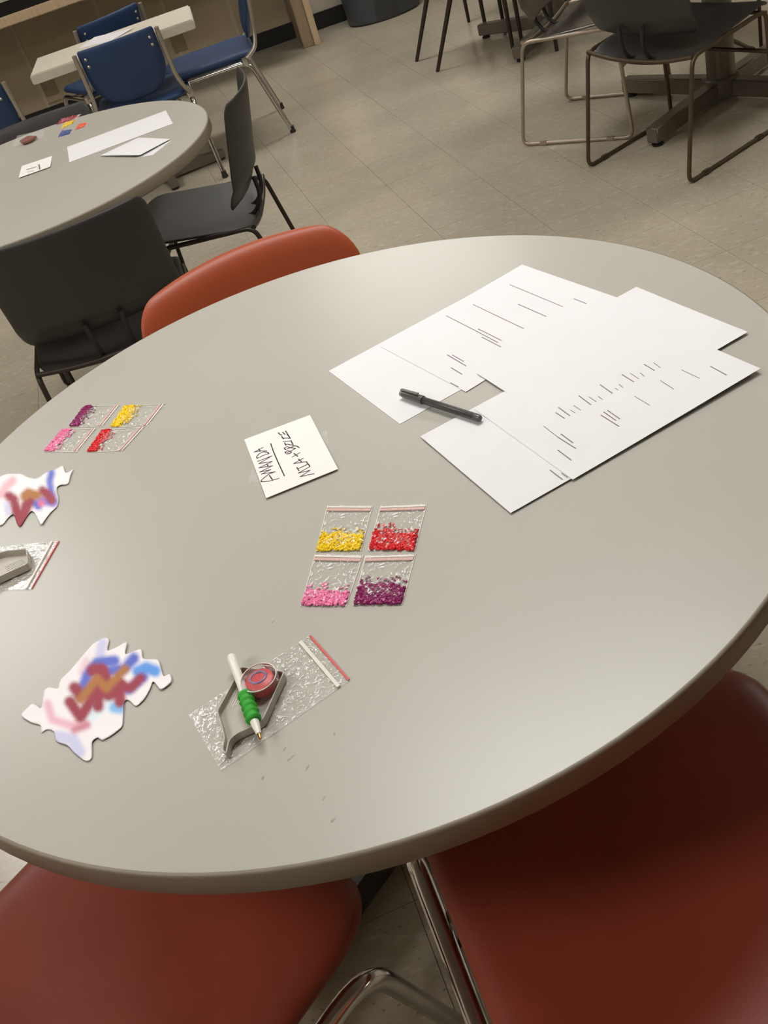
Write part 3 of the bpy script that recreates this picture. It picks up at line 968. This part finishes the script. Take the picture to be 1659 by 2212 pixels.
# ------------------------------------------------------------------ bead bags
def bead_bag(label, cornersPx, colour, fill, group, z=ZT, nb=170, big=1.0, zipm='zip_pink', seed=1, slope=0.0, scatter=True):
    """cornersPx: zip-left, zip-right, bottom-right, bottom-left; fill: share of the height that the beads take"""
    r = random.Random(seed)
    zl, zr, br, bl = [at(x, y, z) for x, y in cornersPx]
    o = (zl + zr + br + bl) / 4
    t = thing('bead_bag', label, 'bag', (o.x, o.y, z), 0, group)

    def P(u, v):
        return (bl * (1 - u) + br * u) * (1 - v) + (zl * (1 - u) + zr * u) * v - o
    N = 18
    verts, faces = [], []
    idx = {}
    thick = 0.0035 * big
    for s in (1, 0):
        for i in range(N + 1):
            for j in range(N + 1):
                u, v = i / N, j / N
                e = min(1, 5 * min(u, 1 - u, v, (1 - v) * 1.2))
                p = P(u, v)
                if s:
                    h = 0.0007 + e * (thick * (0.35 + 0.65 * max(0, 1 - v / 0.7)) + 0.0012 * big * noise.noise(Vector((p.x * 90 + seed * 5, p.y * 90, seed))) + 0.0010 * noise.noise(Vector((p.x * 260, p.y * 260, seed))))
                    h = max(0.0006, h)
                else:
                    h = 0.0002
                idx[s, i, j] = len(verts)
                verts.append((p.x, p.y, h))
    for i in range(N):
        for j in range(N):
            faces.append((idx[1, i, j], idx[1, i + 1, j], idx[1, i + 1, j + 1], idx[1, i, j + 1]))
    film = mesh('film', verts[:(N + 1) ** 2], faces, 'film', t)
    # zip strip near the mouth and a white lip
    for v0, v1, m_, h in ((0.86, 0.91, zipm, 0.0022), (0.93, 0.965, 'zip_white', 0.0019)):
        vs_ = [P(u, v) + Vector((0, 0, zz)) for zz in (0.0004, h) for u, v in ((0.02, v0), (0.98, v0), (0.98, v1), (0.02, v1))]
        mesh('zip_strip', vs_, [(0, 3, 2, 1), (4, 5, 6, 7), (0, 1, 5, 4), (1, 2, 6, 5), (2, 3, 7, 6), (3, 0, 4, 7)], m_, t, smooth=False)
    # side seams
    for u0, u1 in ((0.0, 0.014), (0.986, 1.0)):
        vs_ = [P(u, v) + Vector((0, 0, zz)) for zz in (0.0002, 0.0009) for u, v in ((u0, 0), (u1, 0), (u1, 1), (u0, 1))]
        mesh('seam', vs_, [(0, 3, 2, 1), (4, 5, 6, 7), (0, 1, 5, 4), (1, 2, 6, 5), (2, 3, 7, 6), (3, 0, 4, 7)], 'zip_white', t, smooth=False)
    # tiny square beads heaped along the closed end
    bv, bf = [], []
    sz = 0.00125 * (1.0 if big > 0.8 else 0.9)
    bx, by, fcs = None, None, [(0, 3, 2, 1), (4, 5, 6, 7), (0, 1, 5, 4), (1, 2, 6, 5), (2, 3, 7, 6), (3, 0, 4, 7)]
    for k in range(int(nb * 1.9)):
        u = 0.03 + 0.94 * r.random()
        top = fill * (1 + slope * (u - 0.5) * 2) * (0.86 + 0.28 * noise.noise(Vector((u * 5, seed, 0.3))) + 0.1 * math.sin(u * 3.1))
        v = 0.015 + top * r.random()
        if scatter and r.random() < 0.03:
            v = top + 0.03 + 0.12 * r.random()
        p = P(u, v)
        p.z = 0.0010 + thick * 0.55 * r.random() * (1 if v < top else 0.3)
        R = Matrix.Rotation(r.uniform(0, 6.28), 3, 'Z') @ Matrix.Rotation(r.uniform(-0.9, 0.9), 3, 'X')
        b0 = len(bv)
        for dz in (-0.5, 0.5):
            for dx, dy in ((-1, -1), (1, -1), (1, 1), (-1, 1)):
                q = p + R @ Vector((dx * sz, dy * sz, dz * sz))
                q.z = max(0.0003, q.z)
                bv.append(q)
        bf += [tuple(b0 + q for q in f) for f in fcs]
    tag(mesh('beads', bv, bf, 'bead_' + colour, t, smooth=False), kind='stuff')
    return t


g1 = 'four bead bags in the middle of the foreground table'
bead_bag('clear zip bag of yellow beads nearest the name card', [(708, 1092), (806, 1093), (780, 1191), (682, 1193)], 'yellow', 0.36, g1, nb=420, seed=1)
bead_bag('clear zip bag of red beads beside the yellow one in the middle of the table', [(823, 1093), (923, 1089), (896, 1192), (795, 1190)], 'red', 0.40, g1, nb=420, seed=2, slope=-0.25)
bead_bag('clear zip bag of pink beads nearest the front, in the middle of the table', [(681, 1197), (786, 1200), (748, 1311), (650, 1311)], 'pink', 0.27, g1, nb=380, seed=3)
bead_bag('clear zip bag of purple beads beside the pink one in the middle of the table', [(790, 1200), (899, 1197), (869, 1308), (763, 1309)], 'purple', 0.42, g1, nb=520, seed=4)
g2 = 'four bead bags at the left of the foreground table'
bead_bag('clear zip bag of purple beads at the left back of the table', [(261, 876), (224, 922), (150, 923), (183, 878)], 'purple', 0.26, g2, nb=380, seed=5)
bead_bag('clear zip bag of yellow beads at the left back of the table', [(359, 873), (321, 921), (239, 924), (270, 878)], 'yellow', 0.33, g2, nb=420, seed=6)
bead_bag('clear zip bag of pink beads at the left of the table', [(211, 926), (169, 977), (95, 977), (135, 929)], 'pink', 0.30, g2, nb=380, seed=7)
bead_bag('clear zip bag of red beads at the left of the table', [(316, 923), (268, 975), (188, 978), (222, 930)], 'red', 0.24, g2, nb=360, seed=8)
g3 = 'bead bags on the upper left table'
bead_bag('small bag of dark red beads on the upper left table', [(166, 257), (176, 247), (133, 258), (122, 271)], 'magenta', 0.9, g3, nb=260, seed=9, scatter=False)
bead_bag('small bag of yellow beads on the upper left table', [(163, 266), (171, 259), (140, 266), (133, 279)], 'yellow', 0.75, g3, nb=220, seed=10, scatter=False)
bead_bag('small bag of orange beads on the upper left table', [(186, 274), (192, 265), (170, 270), (164, 281)], 'orange', 0.85, g3, nb=220, seed=11, scatter=False)
bead_bag('small bag of blue beads on the upper left table', [(158, 289), (163, 280), (134, 284), (126, 297)], 'blue', 0.8, g3, nb=220, seed=12, scatter=False)


# ------------------------------------------------------------------ craft trays in their bags
def craft_bag(label, cornersPx, z=ZT, red_at=1.0, seed=1):
    """a flat empty zip bag; cornersPx: zip-left, zip-right, bottom-right, bottom-left"""
    zl, zr, br, bl = [at(x, y, z) for x, y in cornersPx]
    o = (zl + zr + br + bl) / 4
    t = thing('craft_bag', label, 'bag', (o.x, o.y, z), 0)
    P = lambda u, v: (bl * (1 - u) + br * u) * (1 - v) + (zl * (1 - u) + zr * u) * v - o
    N = 26
    verts, faces = [], []
    for i in range(N + 1):
        for j in range(N + 1):
            u, v = i / N, j / N
            p = P(u, v)
            e = min(1, 6 * min(u, 1 - u, v, 1 - v))
            h = 0.0006 + e * 0.0018 * abs(noise.noise(Vector((p.x * 70, p.y * 70, seed)))) + 0.0007 * abs(noise.noise(Vector((p.x * 240, p.y * 240, seed))))
            verts.append((p.x, p.y, h))
    for i in range(N):
        for j in range(N):
            a = i * (N + 1) + j
            faces.append((a, a + N + 1, a + N + 2, a + 1))
    mesh('film', verts, faces, 'film', t)
    fc = [(0, 3, 2, 1), (4, 5, 6, 7), (0, 1, 5, 4), (1, 2, 6, 5), (2, 3, 7, 6), (3, 0, 4, 7)]
    for v0, v1, m_, h in ((0.985, 1.0, 'zip_red', 0.0018), (0.90, 0.925, 'zip_white', 0.0026)):
        vs_ = [P(u, v) + Vector((0, 0, zz)) for zz in (0.0004, h) for u, v in ((0.01, v0), (0.99, v0), (0.99, v1), (0.01, v1))]
        mesh('zip_strip', vs_, fc, m_, t, smooth=False)
    for u0, u1, v0, v1 in ((0, 0.02, 0, 1), (0.98, 1, 0, 1), (0, 1, 0, 0.014)):
        vs_ = [P(u, v) + Vector((0, 0, zz)) for zz in (0.0002, 0.0012) for u, v in ((u0, v0), (u1, v0), (u1, v1), (u0, v1))]
        mesh('seam', vs_, fc, 'tape', t, smooth=False)
    return t


def craft_tray(label, outlinePx, z, h=0.009, ridges=None, seed=1):
    """shallow boat-shaped tray: outline traced on the rim, vertical wall of even thickness, ridged floor"""
    pts = [at(x, y, z + h) for x, y in outlinePx]
    pts = [p for p in rounded(pts, 0.004, 3, closed=True)]
    c = sum(pts, Vector()) / len(pts)
    t = thing('craft_tray', label, 'tray', (c.x, c.y, z), 0)
    K = len(pts)
    area = sum(pts[i].x * pts[(i + 1) % K].y - pts[(i + 1) % K].x * pts[i].y for i in range(K))
    sgn = 1 if area > 0 else -1
    inn = []
    for i, p in enumerate(pts):
        d = (pts[(i + 1) % K] - pts[i - 1]).normalized()
        n = Vector((-d.y, d.x, 0)) * sgn
        inn.append(p + n * 0.0013)
    loc = lambda p, zz: (p.x - c.x, p.y - c.y, zz)
    v = [loc(p, 0) for p in pts] + [loc(p, h) for p in pts] + [loc(p, h) for p in inn] + [loc(p, 0.0014) for p in inn]
    f = []
    for i in range(K):
        j = (i + 1) % K
        f += [(i, j, K + j, K + i), (K + i, K + j, 2 * K + j, 2 * K + i), (2 * K + i, 2 * K + j, 3 * K + j, 3 * K + i)]
    sharp(mesh('wall', v, f, 'tray', t), 40)
    ft = geometry.tessellate_polygon([[Vector(loc(p, 0)) for p in inn]])
    mesh('tray_floor', [loc(p, 0.0016) for p in inn] + [loc(p, 0.0002) for p in inn], [tuple(a) for a in ft] + [tuple(K + q for q in a) for a in ft], 'tray', t, smooth=False)
    if ridges:
        for a, b in ridges:
            p, q = at(*a, z + 0.002) - c, at(*b, z + 0.002) - c
            p.z = q.z = 0.0019
            tube('ridge', [p, q], 0.0004, 'white_plastic', t, seg=6)
    return t


def cp(org, sc, pts):
    return [(org[0] + x / sc, org[1] + y / sc) for x, y in pts]


oT, sT = (380, 1340), 3.95
craft_bag('empty clear zip bag with red seal under the tray with the green-grip pen', cp(oT, sT, [(1150, 130), (1490, 515), (385, 1290), (110, 810)]), seed=3)
rid = [(cp(oT, sT, [(440 + 22 * k, 760 - 10 * k)])[0], cp(oT, sT, [(560 + 22 * k, 480 + 6 * k)])[0]) for k in range(0, 9)]
TRAY = craft_tray('grey boat-shaped plastic tray holding the wax pot and green-grip pen', cp(oT, sT, [(552, 392), (930, 432), (742, 850), (640, 912), (520, 965), (455, 1020), (430, 1145), (388, 1110), (408, 1000), (385, 900), (345, 775), (420, 640)]), ZT + 0.0022, 0.009, rid)

# wax pot in the tray
w0 = at(380 + 742 / sT, 1340 + 560 / sT, ZT + 0.008)
WZ = ZT + 0.0043
wp = thing('wax_pot', 'small round clear pot of red wax in the grey tray', 'pot', (w0.x, w0.y, WZ), 0)
lathe('shell', [(0, 0.0), (0.0178, 0.0), (0.0190, 0.001), (0.0190, 0.0125), (0.0196, 0.0128), (0.0196, 0.0165), (0.0186, 0.0175), (0, 0.0175)], 'clear', wp, seg=40)
lathe('wax', [(0, 0.0012), (0.0135, 0.0012), (0.0146, 0.003), (0.0146, 0.0140), (0.0130, 0.0150), (0, 0.0150)], 'wax', wp, seg=32)
tube('rim', [(0.0188 * math.cos(a), 0.0188 * math.sin(a), 0.0170) for a in [2 * math.pi * k / 36 for k in range(36)]], 0.0007, 'zip_white', wp, seg=6, closed=True)  # clear rim drawn as a white ring, its highlight put into the colour
tube('swirl', [(0.0085 * math.cos(a) - 0.001, 0.0075 * math.sin(a) + 0.002, 0.0153) for a in [2 * math.pi * k / 24 for k in range(24)]], 0.0013, 'wax_film', wp, seg=8, closed=True)

# applicator pen resting on the tray rim
q0, q1 = at(380 + 470 / sT, 1340 + 300 / sT, ZT + 0.0165), at(380 + 722 / sT, 1340 + 1010 / sT, ZT + 0.0145)
ap = thing('applicator_pen', 'white applicator pen with a ribbed green grip lying across the grey tray', 'pen', (q0.x, q0.y, ZT + 0.011), 0)
inv = ap.matrix_basis.inverted()
Q = lambda s: inv @ (q0 + (q1 - q0) * s)
tube('barrel', [Q(0.0), Q(0.012), Q(0.03), Q(0.25), Q(0.49)], [0.0026, 0.0044, 0.0050, 0.0048, 0.0044], 'white_plastic', ap, seg=16)
gp, gr_ = [], []
for k in range(31):
    s = k / 30
    gp.append(Q(0.475 + 0.335 * s))
    gr_.append(0.0072 + 0.0010 * math.cos(s * 5 * 2 * math.pi + math.pi) if 0 < k < 30 else 0.0052)
tube('grip', gp, gr_, 'green', ap, seg=18)
tube('nose', [Q(0.80), Q(0.84), Q(0.95)], [0.0046, 0.0044, 0.0026], 'white_plastic', ap, seg=14)
tube('tip', [Q(0.945), Q(0.97), Q(1.0)], [0.0022, 0.0015, 0.0014], 'brass', ap, seg=10)

# second tray in its bag at the left edge
oL, sL = (0, 980), 6.91
craft_bag('empty clear zip bag with red seal under the tray at the left edge', cp(oL, sL, [(895, 1310), (480, 2030), (-420, 2050), (-300, 1420)]), seed=5)
rid = [(cp(oL, sL, [(70 + 12 * k, 1690 + 20 * k)])[0], cp(oL, sL, [(330 + 14 * k, 1570 + 12 * k)])[0]) for k in range(5)]
craft_tray('grey plastic tray cut off by the left edge of the photo', cp(oL, sL, [(110, 1440), (400, 1415), (415, 1640), (0, 1830), (-240, 1960), (-300, 1800), (-200, 1560), (0, 1470)]), ZT + 0.0022, 0.010, rid)


# ------------------------------------------------------------------ paper cut-outs with swirled print
def print_mat(name):
    m = bpy.data.materials.new(name)
    m.use_nodes = True
    nt = m.node_tree
    b = nt.nodes['Principled BSDF']
    a = nt.nodes.new('ShaderNodeVertexColor')
    a.layer_name = 'print'
    nt.links.new(a.outputs['Color'], b.inputs['Base Color'])
    b.inputs['Roughness'].default_value = 0.5
    b.inputs['Specular IOR Level'].default_value = 0.3
    return m


M['print'] = print_mat('printed_paper')


def cutout(label, outline, colours, org, sc, step, soft, curl, seed=1, z=ZT):
    r = random.Random(seed)
    poly = [Vector(p) for p in outline]
    xs, ys = [p.x for p in poly], [p.y for p in poly]

    def inside(q):
        c = False
        for i in range(len(poly)):
            a, b = poly[i - 1], poly[i]
            if (a.y > q.y) != (b.y > q.y) and q.x < (b.x - a.x) * (q.y - a.y) / (b.y - a.y) + a.x:
                c = not c
        return c
    pts, edges = [], []
    out = []
    for i, p in enumerate(poly):
        q = poly[(i + 1) % len(poly)]
        k = max(1, int((q - p).length / step))
        for j in range(k):
            out.append(p + (q - p) * j / k)
    # soften the outline
    for _ in range(2):
        out = [(out[i - 1] + out[i] * 2 + out[(i + 1) % len(out)]) / 4 for i in range(len(out))]
    poly = out
    pts = list(out)
    edges = [(i, (i + 1) % len(out)) for i in range(len(out))]
    x = min(xs)
    while x < max(xs):
        y = min(ys)
        while y < max(ys):
            q = Vector((x + r.uniform(-.2, .2) * step, y + r.uniform(-.2, .2) * step))
            if inside(q) and min((q - e).length for e in out) > step * 0.45:
                pts.append(q)
            y += step
        x += step
    v2, _, f2, *_ = geometry.delaunay_2d_cdt(pts, edges, [], 1, 1e-4)
    W = [at(org[0] + p.x / sc, org[1] + p.y / sc, z) for p in v2]
    c = sum(W, Vector()) / len(W)
    top = []
    for p, w in zip(v2, W):
        e = min((p - q).length for q in out) / sc
        top.append((w.x - c.x, w.y - c.y, 0.0009 + curl * max(0, 1 - e / 18.0) * (0.5 + 0.5 * noise.noise(Vector((w.x * 30, w.y * 30, seed))))))
    K = len(top)
    cnt = {}
    for f in f2:
        for i in range(len(f)):
            e = (f[i], f[(i + 1) % len(f)])
            cnt[tuple(sorted(e))] = cnt.get(tuple(sorted(e)), 0) + 1
    faces = [tuple(f) for f in f2] + [tuple(K + i for i in reversed(f)) for f in f2]
    for (a, b), n_ in cnt.items():
        if n_ == 1:
            faces.append((a, b, K + b, K + a))
    o = mesh('paper_cutout', top + [(p[0], p[1], p[2] - 0.0004) for p in top], faces, 'print', None, loc=(c.x, c.y, z))
    base = Vector(lin((236, 230, 231)))
    ca = o.data.color_attributes.new('print', 'FLOAT_COLOR', 'POINT')
    for i, p in enumerate(v2):
        col = base.copy()
        for line, rgb, hw, amt in colours:
            d = 1e9
            L = [Vector(q) for q in line]
            if len(L) == 1:
                d = (p - L[0]).length
            for a, b in zip(L, L[1:]):
                ab = b - a
                t = max(0, min(1, (p - a).dot(ab) / ab.length_squared))
                d = min(d, (p - (a + ab * t)).length)
            k = amt * max(0, min(1, 1 - (d - hw) / soft)) if d > hw else amt
            k = k * k * (3 - 2 * k) if k < 1 else 1
            col = col.lerp(Vector(lin(rgb)), k)
        for q in (i, K + i):
            ca.data[q].color = (col.x, col.y, col.z, 1)
    return tag(o, label, 'paper cutout')


RED, BRN, BLU, SKY, LAV, PNK, ICE = (150, 56, 72), (170, 112, 62), (92, 108, 196), (92, 150, 224), (198, 198, 226), (226, 178, 192), (216, 230, 236)
cutout('white paper cutout with red and blue swirled print at the lower left of the table',
       [(180, 822), (290, 710), (360, 770), (380, 600), (430, 575), (505, 600), (520, 520), (600, 440), (700, 320), (800, 210), (900, 150), (940, 165), (915, 275), (1000, 240), (1095, 185), (1070, 310), (1215, 250), (1220, 340), (1360, 345), (1400, 500), (1460, 460), (1475, 540), (1380, 610), (1310, 520), (1290, 590), (1240, 680), (1165, 750), (1100, 680), (1065, 690), (1050, 920), (960, 990), (870, 1040), (850, 1000), (790, 1040), (790, 1200), (740, 1215), (640, 1140), (590, 1075), (480, 1040), (470, 950), (400, 930), (350, 980), (360, 900), (270, 880)],
       [([(740, 830), (880, 700), (960, 720)], ICE, 50, 0.9), ([(500, 1000), (620, 1020), (680, 1130)], LAV, 30, 0.9), ([(880, 200), (860, 290)], LAV, 14, 1), ([(740, 350), (700, 450)], PNK, 8, 0.6),
        ([(410, 720), (450, 850), (600, 900), (740, 890)], PNK, 12, 0.9), ([(700, 610), (750, 470), (830, 365), (980, 350)], BLU, 20, 1), ([(900, 450), (980, 430), (1060, 420), (1150, 330)], BLU, 18, 1),
        ([(1180, 440), (1250, 410), (1330, 440)], SKY, 24, 1), ([(980, 750), (1030, 760)], (130, 184, 230), 20, 1), ([(1100, 600), (1230, 490)], BLU, 16, 1),
        ([(640, 580), (690, 650), (760, 620)], RED, 26, 1), ([(800, 430), (870, 430), (910, 540)], RED, 34, 1), ([(830, 560), (930, 630), (1020, 560)], RED, 40, 1), ([(600, 700), (690, 830), (780, 690), (840, 620), (840, 740)], RED, 24, 1),
        ([(1010, 540), (1030, 700)], RED, 28, 1), ([(1060, 570), (1120, 580), (1200, 500)], RED, 18, 1), ([(640, 940), (740, 900)], (200, 130, 146), 8, 0.9),
        ([(690, 680), (830, 500), (910, 585), (1010, 480), (1070, 420)], BRN, 12, 1)],
       (0, 1340), 3.95, 18, 50, 0.0022, 3)
cutout('white paper cutout with red and blue swirled print at the left edge of the table',
       [(-300, 420), (0, 380), (100, 320), (330, 310), (420, 370), (560, 400), (690, 300), (760, 270), (850, 250), (950, 175), (985, 330), (1030, 310), (1120, 238), (1065, 330), (1030, 480), (890, 480), (840, 540), (890, 700), (870, 800), (785, 870), (700, 980), (630, 1105), (560, 950), (490, 850), (420, 930), (300, 1130), (255, 1050), (215, 900), (100, 1000), (60, 1090), (0, 1100), (-300, 1000)],
       [([(200, 410), (100, 490), (20, 620)], (232, 176, 186), 24, 0.9), ([(780, 300), (745, 420), (770, 560), (820, 720)], BLU, 18, 0.9), ([(470, 700), (575, 790)], BLU, 26, 1), ([(620, 700), (800, 750)], (140, 124, 200), 28, 1), ([(110, 760), (130, 900)], LAV, 20, 0.8),
        ([(140, 640), (210, 690), (300, 1060)], RED, 36, 1), ([(300, 1040), (390, 850), (440, 660)], RED, 50, 1), ([(640, 560), (720, 620), (780, 700)], RED, 34, 1), ([(370, 640), (430, 590), (550, 630)], BRN, 34, 1), ([(620, 750)], (224, 110, 140), 12, 1)],
       (0, 980), 6.91, 34, 70, 0.003, 4)

# ------------------------------------------------------------------ papers on the upper left table and the slab table
def px_sheet(name, label, cat, px, m, z, lift=None, group=None, n=10):
    return quad_sheet(name, label, cat, [at(x, y, z) for x, y in px], m, 0.0005, lift, z, group, n)


g4 = 'papers on the upper left table'
px_sheet('paper_strip', 'long white paper strip on the upper left table', 'paper', [(145, 318), (358, 239), (374, 267), (150, 351)], 'paper', ZT + 0.0004, None, g4)
px_sheet('paper_strip', 'folded white paper beside the long strip on the upper left table', 'paper', [(217, 338), (300, 298), (368, 303), (304, 340)], 'paper', ZT + 0.0006, lambda u, v: 0.006 * (0.35 + 0.65 * v) * (1 - 0.5 * u), g4)
px_sheet('paper_strip', 'thin folded flap of paper at the right edge of the upper left table', 'paper', [(296, 341), (330, 317), (370, 304), (330, 335)], 'paper', ZT + 0.0002, None, g4)
ck = px_sheet('name_card', 'small white card nearest the camera on the upper left table', 'card', [(47, 359), (113, 337), (109, 362), (41, 386)], 'card', ZT + 0.0003, lambda u, v: 0.002 * v, g4)
strokes('handwriting', [[(58, 366), (78, 360)], [(60, 372), (72, 368)], [(84, 355), (86, 366)]], (0, 0), 1, ZT + 0.0028, 0.004, 'ink_grey', ck)
cb = thing('craft_bag', 'clear bag with a brown tray on the upper left table', 'bag', tuple(at(62, 300, ZT)), 0)
inv = cb.matrix_basis.inverted()
qs = [inv @ at(x, y, ZT + 0.0006) for x, y in [(38, 294), (98, 281), (92, 298), (27, 318)]]
mesh('film', qs + [q + Vector((0, 0, 0.002)) for q in qs], [(0, 1, 2, 3), (4, 5, 6, 7), (0, 1, 5, 4), (1, 2, 6, 5), (2, 3, 7, 6), (3, 0, 4, 7)], 'tape', cb, smooth=False)
qs = [inv @ at(x, y, ZT + 0.004) for x, y in [(44, 308), (62, 297), (80, 297), (68, 306), (50, 312)]]
mesh('tray', qs + [q + Vector((0, 0, 0.006)) for q in qs], [(0, 1, 2, 3, 4), (5, 6, 7, 8, 9)] + [(i, (i + 1) % 5, 5 + (i + 1) % 5, 5 + i) for i in range(5)], 'wood_dark', cb, smooth=False)
bpy.data.objects[cb.children[1].name].data.materials[0] = mat('brown_tray', (132, 84, 74), 0.5)
px_sheet('paper_strip', 'white paper on the small pale table behind the blue chair', 'paper', [(168, 106), (205, 82), (290, 62), (240, 88)], 'paper', SZ + 0.0005, lambda u, v: 0.004 * u, None)
